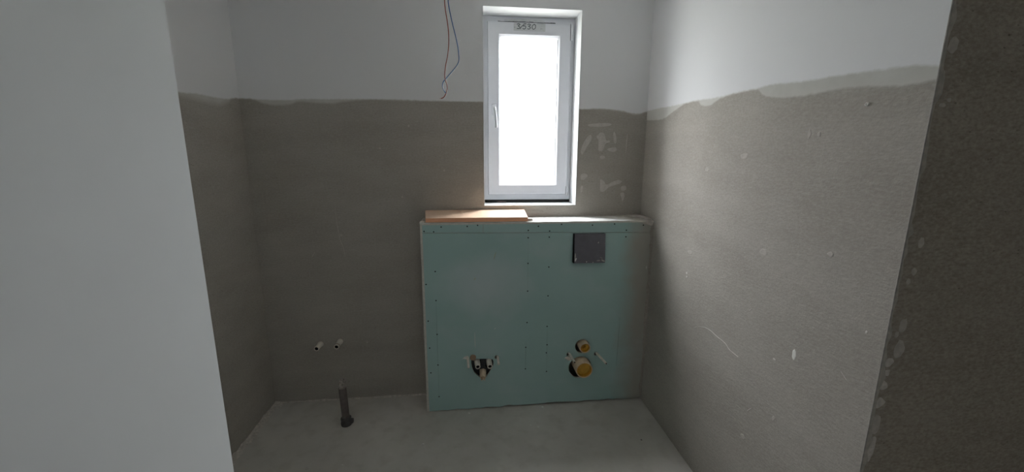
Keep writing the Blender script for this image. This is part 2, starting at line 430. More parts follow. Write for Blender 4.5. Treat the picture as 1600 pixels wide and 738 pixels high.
ringframe('window_frame', m_pvc, win, fx0, fx1, fz0, fz1, 1.420, 1.892, 1.352, 2.355, .15, .215)
SX0, SX1, SZ0, SZ1 = 1.3964, 1.9140, 1.3312, 2.3785
sash = ringframe('sash', m_pvc, win, SX0, SX1, SZ0, SZ1, 1.4665, 1.842, 1.3925, 2.307, .135, .205, .0045)
ringframe('glazing_bead', m_pvc, sash, 1.4665, 1.842, 1.3925, 2.307, 1.476, 1.832, 1.403, 2.2965, .1385, .175, .0008, .150)
B1('pane', m_glass, sash, 1.471, 1.837, .158, .164, 1.398, 2.3015)
o = B1('gasket', m_gasket, sash, 1.8305, 1.8325, .149, .152, 1.41, 2.29)
ringframe('sash_gap_shade', m_gapshade, win, SX0-.0022, SX1+.0022, SZ0-.0022, SZ1+.0022, SX0+.002, SX1-.002, SZ0+.002, SZ1-.002, .1485, .152, 0)  # thin grey ring added as the shadow line between sash and frame
# sill connection profile in the gap under the frame
bm = bmesh.new()
box(bm, fx0, fx1-.001, .153, .21, WB+T, 1.2945, .002)
o = link('sealing_profile', bm, m_black, win); o['label'] = 'black sealing profile under the window frame'
bm = bmesh.new(); slab(bm, [(1.445, 1.2795), (1.46, 1.284), (1.49, 1.2835), (1.515, 1.282), (1.512, 1.2785), (1.48, 1.2785)], lambda x, z, h: Vector((x, .153-h, z)), .002)
link('mortar_smear', bm, plain('reddish_mortar_smear', (0.20, 0.13, 0.12)), win)
# dark seal line and old tape along the top of the sash
bm = bmesh.new()
rr = random.Random(3); x = 1.459
while x < 1.812:
    w = rr.uniform(.01, .03); box(bm, x, min(x+w, 1.8155), .1455, .1505, 2.3785+rr.uniform(0, .0012), 2.3835+rr.uniform(0, .003)); x += w
link('seal_strip', bm, m_gasket, win)
bm = bmesh.new(); slab(bm, [(1.47, 2.386), (1.53, 2.402), (1.74, 2.4), (1.755, 2.386)], lambda x, z, h: Vector((x, .15-h, z)), .0006)
link('tape_strip', bm, plain('old_clear_tape', (0.56, 0.575, 0.575), .45), win)
# handle
hp = bmesh.new(); box(hp, 1.4185, 1.4490, .1265, .1355, 1.832, 1.899, .008, seg=3)
h = link('handle_plate', hp, m_pvc, sash, True)
hb = bmesh.new()
tube(hb, [(1.434, .130, 1.866), (1.434, .106, 1.866)], .0085, 14)
tube(hb, spline([(1.4338, .104, 1.8715), (1.4345, .097, 1.862), (1.4375, .095, 1.83), (1.4415, .096, 1.785), (1.4432, .099, 1.752)], 4), [.0075]+[.0092]*4+[.0088]*11+[.0078], 14)
link('handle_lever', hb, plain('satin_grey_lever', (0.34, 0.35, 0.355), .35, .5, .03, 30), sash, True)
# hinges
for z0, z1 in ((2.284, 2.380), (1.3300, 1.382)):
    hb = bmesh.new(); tube(hb, [(1.9165, .128, z0), (1.9165, .128, z1)], .0058, 10); box(hb, 1.9145, 1.9255, .128, .151, z0+.006, z1-.006, .001)
    hg = link('hinge', hb, m_pvc, sash, True)
    hb = bmesh.new(); box(hb, 1.9085, 1.9107, .1335, .1355, z0, z1); link('hinge_gap', hb, m_gasket, sash)
hb = bmesh.new(); tube(hb, [(1.9165, .127, 1.325), (1.9165, .127, 1.343)], .0075, 10); link('hinge_cap', hb, m_chrome, sash, True)
# taped label with hand-written number
lab = B1('paper_label', m_paper, win, 1.5545, 1.7512, .1338, .1348, 2.3300, 2.3755)
lab['label'] = 'strip of tape with the hand-written number 3530'
def ink(pts, w=.0042):
    P = spline([(a, .1332, b) for a, b in pts], 5); bm = bmesh.new(); tube(bm, P, w*.5, 6)
    for v in bm.verts: v.co.y = .1334 + (v.co.y-.1332)*.3
    return bm
def glyph(kind, x, z, w, h):
    G = {'3': [(0, .85), (.45, 1), (.85, .82), (.35, .55), (.9, .35), (.6, .03), (.05, .1)],
         '5': [(.95, 1), (.3, .95), (.15, .58), (.65, .62), (.9, .32), (.55, .0), (0, .1)],
         '0': [(.55, 1), (.1, .7), (.12, .2), (.5, 0), (.9, .3), (.88, .75), (.55, 1), (.45, .9)],
         '/': [(.95, .7), (.5, .35), (.2, -.05)]}[kind]
    return [(x+(a+.12*b)*w, z+b*h) for a, b in G]
bm = bmesh.new()
for ch, x, w in (('3', 1.5725, .022), ('/', 1.590, .020), ('5', 1.6085, .022), ('3', 1.6375, .022), ('0', 1.666, .024)):
    b2 = ink(glyph(ch, x, 2.3405, w, .029)); me = bpy.data.meshes.new('t'); b2.to_mesh(me); b2.free(); bm.from_mesh(me); bpy.data.meshes.remove(me)
for x, z, w in ((1.7, 2.3725, .045), (1.72, 2.344, .02), (1.558, 2.348, .012)):
    for q in range(int(w/.007)): box(bm, x+q*.007, x+q*.007+.004, .1333, .1339, z, z+.0022)
link('handwriting', bm, m_ink, lab)

# ------------------------------------------------------------------ plaster patches and scratches on the walls
PATCH_BACK = [[(2.0114,1.7759),(2.1491,1.7829),(2.1557,1.7653),(2.0674,1.7559),(2.0011,1.7603)],[(2.0591,1.6984),(2.0853,1.7301),(2.1136,1.72),(2.1215,1.6727),(2.1436,1.6782),(2.1477,1.6645),(2.1168,1.6569),(2.1128,1.625),(2.0914,1.6036),(2.0739,1.6195),(2.077,1.6723)],[(2.1687,1.731),(2.1799,1.7312),(2.195,1.6628),(2.1786,1.6542),(2.1688,1.689)],[(2.124,1.6251),(2.1963,1.6395),(2.1927,1.6043),(2.1473,1.6093)],[(2.0869,1.5823),(2.1206,1.5825),(2.1215,1.5643),(2.0935,1.5609)],[(2.0942,1.431),(2.111,1.4365),(2.136,1.3926),(2.1856,1.4255),(2.231,1.4342),(2.2436,1.4144),(2.1986,1.3979),(2.1557,1.387),(2.1319,1.3595),(2.0978,1.3574)],[(2.2392,1.3923),(2.27,1.3977),(2.2752,1.37),(2.2527,1.359),(2.2348,1.3701)],[(2.2303,1.3479),(2.2589,1.3534),(2.2664,1.3254),(2.2513,1.2863),(2.2435,1.32)],[(1.9685,1.4691),(1.9963,1.4746),(2.0195,1.4583),(1.9925,1.4312),(1.97,1.4312)],[(1.9715,1.393),(1.9882,1.3984),(1.9843,1.3546),(1.9709,1.3491)],[(1.9623,1.6293),(2.0139,1.7189),(2.0371,1.693),(2.0062,1.6401),(1.9699,1.5764)]]
rnd = random.Random(11)
for P in PATCH_BACK:
    bm = bmesh.new(); slab(bm, P, on_back, .0007, .3, .05, rnd); link('plaster_patch', bm, m_skim, wall_back)
SCR_BACK = [[(2.2593,1.7163),(2.2581,1.6634),(2.2553,1.5993)],[(0.4668,1.288),(0.4698,1.196),(0.4809,1.0756),(0.4973,1.0211),(0.5035,0.9663)],[(0.3278,0.9974),(0.3101,0.9678)]]
for i, P in enumerate(SCR_BACK): stroke('scratch', P, on_back, .006 if i == 0 else .005, m_scratch if i == 0 else m_skim2, wall_back)
for c in ((0.6, .3945), (.75, 1.62), (.865, 1.33), (1.12, 1.49), (.49, 1.1), (.92, 1.75)):
    bm = bmesh.new(); slab(bm, oval(*c, .006, .007, rnd), on_back, .002, .5, .1, rnd, 1); link('plaster_speck', bm, m_skim2, wall_back)
m_speck = plain('faint_plaster_speck', (0.48, 0.455, 0.415), .92, .1, .1, 60)
SCR_RIGHT = [[(-0.7198,0.736),(-0.7913,0.7706),(-0.85,0.779),(-0.9009,0.7733),(-0.9615,0.7697),(-0.9945,0.7557),(-1.0533,0.7522)],[(-1.0797,0.9646),(-1.0985,0.9844)],[(-1.4965,0.9371),(-1.5188,0.921)],[(-1.1414,0.5589),(-1.1627,0.5866)]]
for P in SCR_RIGHT: stroke('scratch', P, on_right, .006, m_scratch, wall_right)
for (y, z, a, b, m) in ((-1.3238,.9022,.008,.017,m_white),(-.6089,.9859,.007,.008,m_scratch),(-.6119,.9679,.007,.006,m_scratch),(-1.5499,1.0899,.003,.005,m_white),(-1.2413,.8417,.008,.004,m_scratch),(-1.2758,.6208,.007,.012,m_speck),(-1.1359,.4356,.014,.012,m_speck),(-1.2546,1.652,.006,.016,m_speck),(-1.2923,1.648,.008,.008,m_speck),(-.7,1.52,.016,.012,m_speck),(-.95,1.58,.022,.014,m_speck),(-1.12,1.22,.02,.015,m_speck),(-.62,1.1,.02,.012,m_speck),(-1.4,1.28,.012,.008,m_speck)):
    bm = bmesh.new(); slab(bm, oval(y, z, a, b, rnd), on_right, .0012, .5, .08, rnd, 1); link('plaster_speck', bm, m, wall_right)
# small wall plug
wp = bmesh.new(); lathe(wp, (W+.001, -1.4389, 1.722), (-1, 0, 0), [(0, 0), (.0055, 0), (.0055, .005), (.003, .006), (.003, .002), (0, .002)], 10)
link('wall_plug', wp, m_white, wall_right)
SMEAR = [(2.424,1.358,.009,.016),(2.421,1.282,.008,.01),(2.41,1.254,.006,.009),(2.423,1.133,.012,.02),(2.408,1.106,.007,.009),(2.423,1.061,.015,.025),(2.399,1.024,.018,.012),(2.398,.992,.015,.011),(2.397,.955,.015,.014),(2.397,.902,.016,.019),(2.399,.834,.018,.036),(2.398,.755,.016,.046),(2.403,1.837,.018,.018),(2.421,1.713,.007,.006),(2.405,1.7,.011,.006),(2.39,1.762,.005,.018)]
for i, s in enumerate(SMEAR):
    bm = bmesh.new(); slab(bm, oval(*s, rnd, 8, .34), on_front, .0012, .25, .10, rnd, 1); link('plaster_smear', bm, m_smear if 6 <= i <= 9 or i == 11 else m_skim2, wall_front)
# ragged skim strip along the corner bead
bm = bmesh.new(); L = [(W+.002, .02)]; z = .02
R_ = random.Random(5); edge = []
while z < 2.6:
    edge.append((W+.006+R_.random()**2*.014+(.004 if z < 1.05 else 0), z)); z += R_.uniform(.012, .04)
prev = None
for x, z in edge:
    cur = [bm.verts.new((W+.001, YR-.0016, z)), bm.verts.new((x-.002, YR-.0012, z)), bm.verts.new((x, YR+.001, z))]
    if prev:
        bm.faces.new((prev[0], prev[1], cur[1], cur[0])); bm.faces.new((prev[1], prev[2], cur[2], cur[1]))
    prev = cur
link('corner_skim', bm, plain('corner_skim_plaster', (0.46, 0.43, 0.385), .92, .1, .15, 60, .3), wall_front)

# mortar ridge in the left floor corner
bm = bmesh.new(); prev = None; R_ = random.Random(9)
y = .0
while y > -1.59:
    w = .026 + R_.uniform(-.010, .012) + (.02 if y > -.05 else 0); hgt = .008+R_.uniform(-.003, .005)
    cur = [bm.verts.new(v) for v in ((-.001, y, -.001), (-.001, y, hgt*1.6), (w*.5, y, hgt), (w, y, .0015), (w+.006, y, -.001))]
    if prev:
        for i in range(4): bm.faces.new((prev[i], prev[i+1], cur[i+1], cur[i]))
    prev = cur; y -= R_.uniform(.015, .04)
link('mortar_ridge', bm, m_smear, floor, True)
bm = bmesh.new(); prev = None; x = 0.0
while x < B:
    w = .007 + R_.uniform(-.004, .006); hgt = .006+R_.uniform(-.003, .003)
    cur = [bm.verts.new(v) for v in ((x, .001, hgt), (x, -w*.5, hgt*.7), (x, -w-.004, -.001))]
    if prev:
        for i in range(2): bm.faces.new((prev[i], prev[i+1], cur[i+1], cur[i]))
    prev = cur; x += R_.uniform(.02, .05)
link('mortar_ridge', bm, m_smear, floor, True)

# ------------------------------------------------------------------ the boxed pre-wall
pw = empty('pre_wall', ((B+W)/2, -D/2, 0)); tag(pw, 'waist-high boxed pre-wall of green plasterboard under the window', 'boxing')
GT = .0125                                # board thickness
SHIELD = [(1.2650,.338),(1.285,.3435),(1.3257,.3445),(1.372,.342),(1.3965,.337),(1.4030,.322),(1.4015,.298),(1.3882,.2675),(1.374,.244),(1.3580,.224),(1.335,.2175),(1.3120,.224),(1.297,.238),(1.2828,.2543),(1.270,.283),(1.2650,.312)]
HOLE_S = (1.966, .3970, .0470); HOLE_L = (1.9565, .2520, .0745)
circ = lambda c, n=28: [(c[0]+c[2]*math.cos(2*math.pi*i/n), c[1]+c[2]*math.sin(2*math.pi*i/n)) for i in range(n)]
ROD_B = [(1.2335, .3555), (1.4178, .3500)]; ROD_W = [(1.8745, .3462), (2.0535, .3395)]
def panel(name, outer, holes, y0, y1, mats, parent):
    bm = bmesh.new(); es = []
    for lp in [outer]+holes:
        vs = [bm.verts.new((x, y0, z)) for x, z in lp]
        es += [bm.edges.new((vs[i], vs[(i+1) % len(vs)])) for i in range(len(vs))]
    r = bmesh.ops.triangle_fill(bm, use_beauty=True, use_dissolve=False, edges=es)
    fs = [f for f in bm.faces]
    ex = bmesh.ops.extrude_face_region(bm, geom=fs)
    vs = [v for v in ex['geom'] if isinstance(v, bmesh.types.BMVert)]
    for v in vs: v.co.y = y1
    bm.normal_update(); bmesh.ops.recalc_face_normals(bm, faces=bm.faces)
    for f in bm.faces:
        if abs(f.normal.y) < .5: f.material_index = 1
    return link(name, bm, mats, parent)
rg = random.Random(21)
bot = [(.9990, .004)]
x = 1.03
while x < 2.36: bot.append((x, .004 + rg.random()**2*.007 + (.006 if 1.45 < x < 2.25 else 0))); x += rg.uniform(.02, .06)
bot += [(W-.014, .010), (W-.004, .024)]
rods = [circ((c[0]+.004, c[1], .0135), 12) for c in ROD_B+ROD_W]
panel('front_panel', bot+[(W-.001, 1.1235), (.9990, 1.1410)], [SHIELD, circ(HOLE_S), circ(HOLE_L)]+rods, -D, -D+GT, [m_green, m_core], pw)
jz = lambda x: 1.1410 + (1.1235-1.1410)*(x-.999)/(W-.001-.999) + .0022
for xa, xb in ((.9990, 1.3448), (1.3470, W-.001)):
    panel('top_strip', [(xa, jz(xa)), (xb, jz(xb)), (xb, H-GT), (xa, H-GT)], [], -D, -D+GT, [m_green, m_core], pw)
# side board: its white cut edge faces the room, rounded by filler
bm = bmesh.new(); box(bm, B, B+.0130, -D-.001, -.001, 0, H-GT+.001, .0025)
link('side_panel', bm, m_core, pw)
# top board with an uneven broken front edge
bm = bmesh.new(); rows = []; x = B; rt = random.Random(4)
while x < W+.02:
    xx = min(x, W-.001); j = rt.uniform(-.0018, .0018)
    if 1.86 < xx < 2.3: j += .0015
    y0 = -D-.002+j*.6; zt = H + rt.uniform(-.0012, .0012)
    rows.append([bm.verts.new((xx, y0, H-GT)), bm.verts.new((xx, y0-.0005, zt-.003)), bm.verts.new((xx, y0+.003, zt)), bm.verts.new((xx, -.001, H)), bm.verts.new((xx, -.001, H-GT))])
    x += .03
for a, b in zip(rows, rows[1:]):
    for i in range(5):
        f = bm.faces.new((a[i], a[(i+1) % 5], b[(i+1) % 5], b[i])); f.material_index = 1 if i == 0 else 0
bm.faces.new(rows[0]); bm.faces.new(rows[-1][::-1])
link('top_panel', bm, [m_top, m_core], pw)
# filler crest on the near left top corner
bm = bmesh.new(); slab(bm, [(B-.002, -D-.001), (B+.012, -D-.002), (B+.028, -D+.002), (B+.03, -D+.03), (B+.006, -D+.05), (B-.002, -D+.03)], lambda x, y, h_: Vector((x, y, H+h_)), .007, .5)
link('corner_filler', bm, m_core, pw)
# mortar fillet at the wall end of the top
bm = bmesh.new(); slab(bm, [(2.20, -.012), (2.26, -.05), (2.30, -.09), (2.325, -.15), (2.335, -.19), (W-.001, -.192), (W-.001, -.002), (2.25, -.002)], lambda x, y, h_: Vector((x, y, H+h_)), .012, .7, .02, rnd, 1)
link('mortar_fillet', bm, m_skim2, pw)
bm = bmesh.new(); slab(bm, [(2.30, 1.184), (2.335, 1.199), (W-.002, 1.199), (W-.002, 1.165), (2.35, 1.168)], on_green, .0035, .4, .03, rnd, 1)
link('mortar_smear', bm, m_skim2, pw)
# filler joint up the right wall
bm = bmesh.new(); prev = None; z = .03; rt = random.Random(8)
while z < 1.19:
    w = .012+rt.uniform(-.004, .008)
    cur = [bm.verts.new((W+.001, -D-.006-rt.uniform(0, .004), z)), bm.verts.new((W-w*.5, -D-.0025, z)), bm.verts.new((W-w-.004, -D+.001, z))]
    if prev: bm.faces.new((prev[0], prev[1], cur[1], cur[0])); bm.faces.new((prev[1], prev[2], cur[2], cur[1]))
    prev = cur; z += rt.uniform(.03, .06)
link('corner_joint', bm, plain('filler_joint', (0.37, 0.34, 0.30), .92, .1, .12, 60, .3), pw, True)
# screws
SCREWS = [(1.1052,1.1754),(1.2539,1.1771),(1.3139,1.1826),(1.0079,1.1516),(1.0619,1.148),(1.0635,.9119),(1.0083,.8344),(1.6108,1.1483),(1.6104,1.1042),(1.6115,.9481),(1.6114,.774),(1.6704,1.1723),(1.7381,1.1426),(1.737,1.1059),(1.7384,.9221),(1.8093,1.1820),(1.9976,1.1747),(2.1336,1.1797),(2.2098,1.1405),(2.2093,1.1001),(2.3149,1.1703),(1.0626,.733),(1.0124,.6051),(1.0624,.5177),(1.0151,.4311),(1.0617,.3168),(1.0172,.2668),(1.062,.1017),(1.7374,.7399),(1.6103,.5711),(1.7362,.5406),(1.6043,.407),(1.7389,.4176),(1.7355,.3635),(1.6037,.2609),(1.7394,.2357)]
sb = bmesh.new(); lathe(sb, (0, 0, 0), (0, -1, 0), [(0, -.003), (.0044, -.003), (.0044, .0005), (.002, .0011), (0, .0003)], 8)
scr = link('screw', sb, m_screw)
for i, (x, z) in enumerate(SCREWS):
    o = scr if i == 0 else scr.copy()
    if i: COL.objects.link(o)
    o.parent = pw; o.location = Vector((x, -D, z)) - pw.location
# pencil lines over the studs, scratches
for P, w in (([(1.0625,.72),(1.0622,.50),(1.062,.10)], .0022), ([(1.606,.44),(1.604,.35),(1.6037,.262)], .0032), ([(1.7365,.53),(1.738,.42),(1.739,.24)], .0018), ([(2.202,.58),(2.200,.40),(2.196,.25)], .0035), ([(1.6105,1.10),(1.611,.95),(1.611,.78)], .0014)):
    stroke('pencil_line', P, on_green, w, m_line, pw, .0006)
for P, m in (([(1.4201,1.0218),(1.4124,.9987),(1.4086,.9754)], m_yellowmark), ([(1.2897,.5194),(1.289,.4691),(1.2923,.4182)], m_white), ([(1.2979,.8683),(1.2902,.8527)], m_yellowmark), ([(1.4079,.5371),(1.4187,.5435)], m_white), ([(2.352,.915),(2.353,.905),(2.352,.893)], m_white)):
    stroke('scratch', P, on_green, .006, m, pw)
bm = bmesh.new(); slab(bm, oval(1.276, .356, .021, .021, rnd, 10, .15), on_green, .0030, .5, .04, rnd, 1); o = link('adhesive_patch', bm, plain('tan_adhesive', (0.36, 0.25, 0.17)), pw)
bm = bmesh.new(); slab(bm, [(1.208,.347),(1.226,.366),(1.245,.367),(1.246,.352),(1.230,.345),(1.218,.352)], on_green, .003, .4, .04, rnd, 1); link('plaster_smear', bm, m_white, pw)
bm = bmesh.new(); slab(bm, [(1.851,.322),(1.868,.331),(1.888,.334),(1.90,.312),(1.889,.300),(1.872,.306),(1.862,.318)], on_green, .003, .4, .04, rnd, 1); link('plaster_smear', bm, m_sleeve, pw)

# ------------------------------------------------------------------ board lying on the boxing
def prism(bm, poly, z0, z1, mi_side=1):
    lo = [bm.verts.new((x, y, z0)) for x, y in poly]; hi = [bm.verts.new((x, y, z1)) for x, y in poly]; n = len(poly)
    bm.faces.new(hi); bm.faces.new(lo[::-1])
    for i in range(n):
        bm.faces.new((lo[i], lo[(i+1) % n], hi[(i+1) % n], hi[i])).material_index = mi_side
bm = bmesh.new(); prism(bm, [(1.0175, -.192), (1.6080, -.192), (1.6120, -.006), (.9990, -.006)], H+.0015, H+.0265)
for v in bm.verts: v.co.z += (v.co.y+.192)/.186*.0225       # back edge propped up on a ridge of filler
bmesh.ops.bevel(bm, geom=list(bm.edges), offset=.0012, segments=2, affect='EDGES')
bd = link('wooden_board', bm, [m_wood, m_woodedge], None, loc=(1.3, -.1, H+.0015)); tag(bd, 'pale pinkish wooden board lying on the boxing below the window', 'board')
bm = bmesh.new(); slab(bm, [(1.604, -.175), (1.618, -.182), (1.634, -.178), (1.645, -.168), (1.632, -.160), (1.610, -.160)], lambda x, y, h_: Vector((x, y, H+.0015+max(h_, 0))), .014, .6, .05, rnd, 1)
# ridge of filler along the wall that props the back edge of the board
fr = bmesh.new(); prev = None; rf = random.Random(6); x = 1.01
while x < 1.60:
    hh = .0195+rf.uniform(-.003, 0); cur = [fr.verts.new(v) for v in ((x, -.001, H-.0005), (x, -.001, H+hh), (x, -.012, H+hh*.9), (x, -.03-rf.uniform(0, .01), H-.0005))]
    if prev:
        for i in range(4): fr.faces.new((prev[i], prev[(i+1) % 4], cur[(i+1) % 4], cur[i]))
    else: fr.faces.new(cur)
    prev = cur; x += .03
fr.faces.new(prev[::-1]); link('filler_ridge', fr, m_skim, pw)
sc_ = link('plaster_scrap', bm, m_skim2, None); tag(sc_, 'small grey plaster scrap at the right end of the wooden board', 'scrap')

# ------------------------------------------------------------------ flush plate cover
fc = empty('flush_plate_cover', (1.982, -D, .948)); tag(fc, 'charcoal square protective cover over the cistern opening, upper right of the green boxing', 'cover')
def wedge(name, x0, x1, z0, z1, dt, db, mat, parent, bev=.0015, back=0.0):
    bm = bmesh.new()
    pts = [(x0, -D-back, z0), (x1, -D-back, z0), (x1, -D-back, z1), (x0, -D-back, z1), (x0, -D-db, z0), (x1, -D-db, z0), (x1, -D-dt, z1), (x0, -D-dt, z1)]
    v = [bm.verts.new(p) for p in pts]
    for f in ((3, 2, 1, 0), (4, 5, 6, 7), (0, 1, 5, 4), (1, 2, 6, 5), (2, 3, 7, 6), (3, 0, 4, 7)): bm.faces.new([v[i] for i in f])
    if bev: bmesh.ops.bevel(bm, geom=list(bm.edges), offset=bev, segments=2, affect='EDGES')
    return link(name, bm, mat, parent)
wedge('collar', 1.8815, 2.073, .9485, 1.1262, .010, .026, m_hole, fc, .001)
face = wedge('face_plate', 1.8875, 2.0765, .9485, 1.1262, .014, .030, m_cover, fc, .0018, .0085)
def on_cover(x, z, h_):
    t = (1.1262-z)/(1.1262-.9485); return Vector((x, -D-(.014+.016*t)-h_, z))
for P, m in (([(1.8885,1.005),(1.894,1.012),(1.896,.99),(1.892,.975),(1.889,.97)], m_skim), ([(1.889,.978),(1.903,.982),(1.898,.968),(1.890,.956)], m_white), ([(1.957,.957),(1.962,.962),(1.966,.957),(1.961,.951)], m_white), ([(1.997,.952),(2.002,.957),(2.006,.952),(2.0,.949)], m_white), ([(2.02,.964),(2.04,.967),(2.05,.962),(2.03,.959)], m_skim), ([(2.05,.972),(2.072,.963),(2.075,.955),(2.058,.958)], m_skim), ([(2.028,1.072),(2.034,1.078),(2.037,1.072),(2.032,1.065)], m_skim), ([(2.045,.985),(2.062,.976),(2.06,.973),(2.044,.982)], m_skim)):
    bm = bmesh.new(); slab(bm, P, on_cover, .0012, .4, 0, None, 1); link('plaster_smear', bm, m, face)

# ------------------------------------------------------------------ bidet connection
bb = empty('bidet_bracket', (1.335, -D, .28)); tag(bb, 'dark shield-shaped bidet connection bracket with two tubes and a drain in the green boxing', 'bracket')
bm = bmesh.new(); cxs = sum(p[0] for p in SHIELD)/len(SHIELD); czs = sum(p[1] for p in SHIELD)/len(SHIELD)
panel('back_plate', [(cxs+(a-cxs)*1.12, czs+(b-czs)*1.12) for a, b in SHIELD], [], -D+.028, -D+.034, [m_shield, m_shield], bb)
bm = bmesh.new(); box(bm, 1.323, 1.354, -D+.002, -D+.03, .262, .341, .004); box(bm, 1.295, 1.385, -D+.008, -D+.03, .268, .284, .004)
link('bracket_rib', bm, m_shield, bb)
for bx_, bz, ex, ez in ((1.3000, .3215, 1.3045, .3150), (1.3735, .3195, 1.3780, .3130)):
    bm = bmesh.new(); a = Vector((bx_, -D+.03, bz)); e = Vector((ex, -D-.046, ez)); ax = (e-a); L_ = ax.length
    lathe(bm, a, ax, [(.0175, 0), (.0175, L_-.030), (.0160, L_-.027), (.0160, L_-.002), (.0150, L_), (.0112, L_), (.0108, L_-.025), (0, L_-.025)], 20)
    tb = link('water_tube', bm, m_sleeve, bb, True)
    bm = bmesh.new(); lathe(bm, a+ax.normalized()*(L_-.006), ax, [(0, -.016), (.0107, -.016), (.0107, 0), (0, 0)], 16); link('bore', bm, m_hole, tb)
bm = bmesh.new(); a = Vector((1.3365, -D+.03, .2620)); e = Vector((1.3350, -D-.048, .2425)); ax = e-a; L_ = ax.length
lathe(bm, a, ax, [(.0205, 0), (.0205, L_-.012), (.0185, L_-.006), (.0150, L_), (.0125, L_), (.0110, L_-.02), (0, L_-.02)], 20)
for q in range(6): 
    t_ = 2*math.pi*q/6
o = link('drain_tube', bm, m_cream, bb, True)
bm = bmesh.new()
for q in range(5):
    t_ = 2*math.pi*(q+.3)/5; c = e + Vector((math.cos(t_)*.0145, -.004, math.sin(t_)*.0145))
    box(bm, c.x-.003, c.x+.003, c.y-.005, c.y+.012, c.z-.003, c.z+.003, .001)
link('drain_tab', bm, m_cream, o)
def rod(name, parent, base, end, r, label=None, cat=None, dark=True):
    a = Vector((base[0], -D+.02, base[1])); s = Vector((base[0], -D-.004, base[1])); e = Vector(end)
    bm = bmesh.new(); tube(bm, [a, s, s.lerp(e, .25), e], [r, r, r, r*.95], 10)
    return link(name, bm, m_sleeve, parent, True)
for (bx_, bz), e in ((ROD_B[0], (1.2475, -D-.050, .3145)), (ROD_B[1], (1.4315, -D-.050, .3285))):
    o = rod('fixing_sleeve', bb, (bx_+.011, bz+.002), e, .0074)

# ------------------------------------------------------------------ toilet connection
def plugged_pipe(name, label, c, r, y_in, y_out, ends, plug_depth, nub, hole_col=m_cream):
    t = empty(name, (c[0], -D, c[1])); tag(t, label, 'pipe')
    a = Vector((c[0], -D+y_in, c[1])); ax = Vector((ends[0], -D-y_out, ends[1]))-a; L_ = ax.length
    bm = bmesh.new(); lathe(bm, a, ax, [(0, 0), (r, 0), (r, L_-.003), (r-.0015, L_), (r-.0045, L_), (r-.006, L_-.004), (r-.0065, L_-plug_depth), (0, L_-plug_depth)], 32)
    link('pipe_body', bm, hole_col, t, True)
    bm = bmesh.new(); ri = r-.0058
    lathe(bm, a, ax, [(0, L_-plug_depth-.002), (ri, L_-plug_depth-.002), (ri, L_-.0065), (ri-.0022, L_-.006), (ri-.003, L_-plug_depth+.004), (0, L_-plug_depth+.002)], 32)
    pg = link('end_plug', bm, m_yellow, t, True); pg['label'] = 'yellow plastic plug inside the pipe mouth'
    if nub:
        bm = bmesh.new(); lathe(bm, a+ax.normalized()*(L_-plug_depth), ax, [(nub, .001), (nub, plug_depth*.55), (nub-.002, plug_depth*.6), (nub-.003, plug_depth*.55), (nub-.003, .004), (0, .004)], 18)
        off = Vector((-.006, 0, .006)); bmesh.ops.translate(bm, verts=bm.verts, vec=off)
        link('plug_nub', bm, m_yellow, pg, True)
    return t
plugged_pipe('flush_pipe', 'small cream flush pipe with a yellow plug, above the larger pipe', (1.9745, .4000), .0345, .05, .034, (1.9755, .3985), .028, .013)
plugged_pipe('waste_pipe', 'large cream toilet waste pipe stub with a yellow plug', (1.9665, .2660), .0530, .05, .066, (1.9665, .2660), .034, 0)
for (c, e, lab_) in ((ROD_W[0], (1.8945, -D-.085, .3375), 'bent off-white fixing sleeve left of the yellow-plugged pipes'), (ROD_W[1], (2.0915, -D-.095, .3240), 'straight off-white fixing sleeve right of the yellow-plugged pipes')):
    t = empty('fixing_rod', (c[0], -D, c[1])); tag(t, lab_, 'rod')
    o = rod('sleeve', t, (c[0]+.010, c[1]+.003), e, .0076)
    bm = bmesh.new(); ee = Vector(e); dd = (ee-Vector((c[0], -D, c[1]))).normalized(); tube(bm, [ee-dd*.01, ee+dd*.006], .0042, 8); link('rod_tip', bm, m_pipe, t, True)

# ------------------------------------------------------------------ washbasin connections
def stub(label, c, end, ring):
    t = empty('water_stub', (c[0], 0, c[1])); tag(t, label, 'pipe')
    a = Vector((c[0], .012, c[1])); e = Vector(end); ax = e-a; L_ = ax.length
    bm = bmesh.new(); lathe(bm, a, ax, [(0, 0), (.0185, 0), (.0185, .016), (.0160, .024), (.0145, L_-.012), (.0155, L_-.011), (.0155, L_), (.0112, L_), (.0110, L_-.012), (0, L_-.012)], 20)
    link('plug_body', bm, m_sleeve, t, True)
    bm = bmesh.new(); lathe(bm, a+ax.normalized()*(L_-.002), ax, [(0, -.008), (.0111, -.008), (.0111, 0), (0, 0)], 16); link('bore', bm, m_hole, t, True)
    if ring:
        bm = bmesh.new(); lathe(bm, a+ax.normalized()*(L_-.016), ax, [(.0140, 0), (.0160, .0005), (.0160, .0045), (.0140, .005)], 20); link('ring', bm, m_red, t, True)
    return t
stub('left of the two pale capped water stubs in the left back wall', (.3125, .3950), (.3075, -.062, .3925), False)
stub('right of the two pale water stubs, with a reddish ring, in the left back wall', (.4335, .4075), (.4290, -.066, .4010), True)
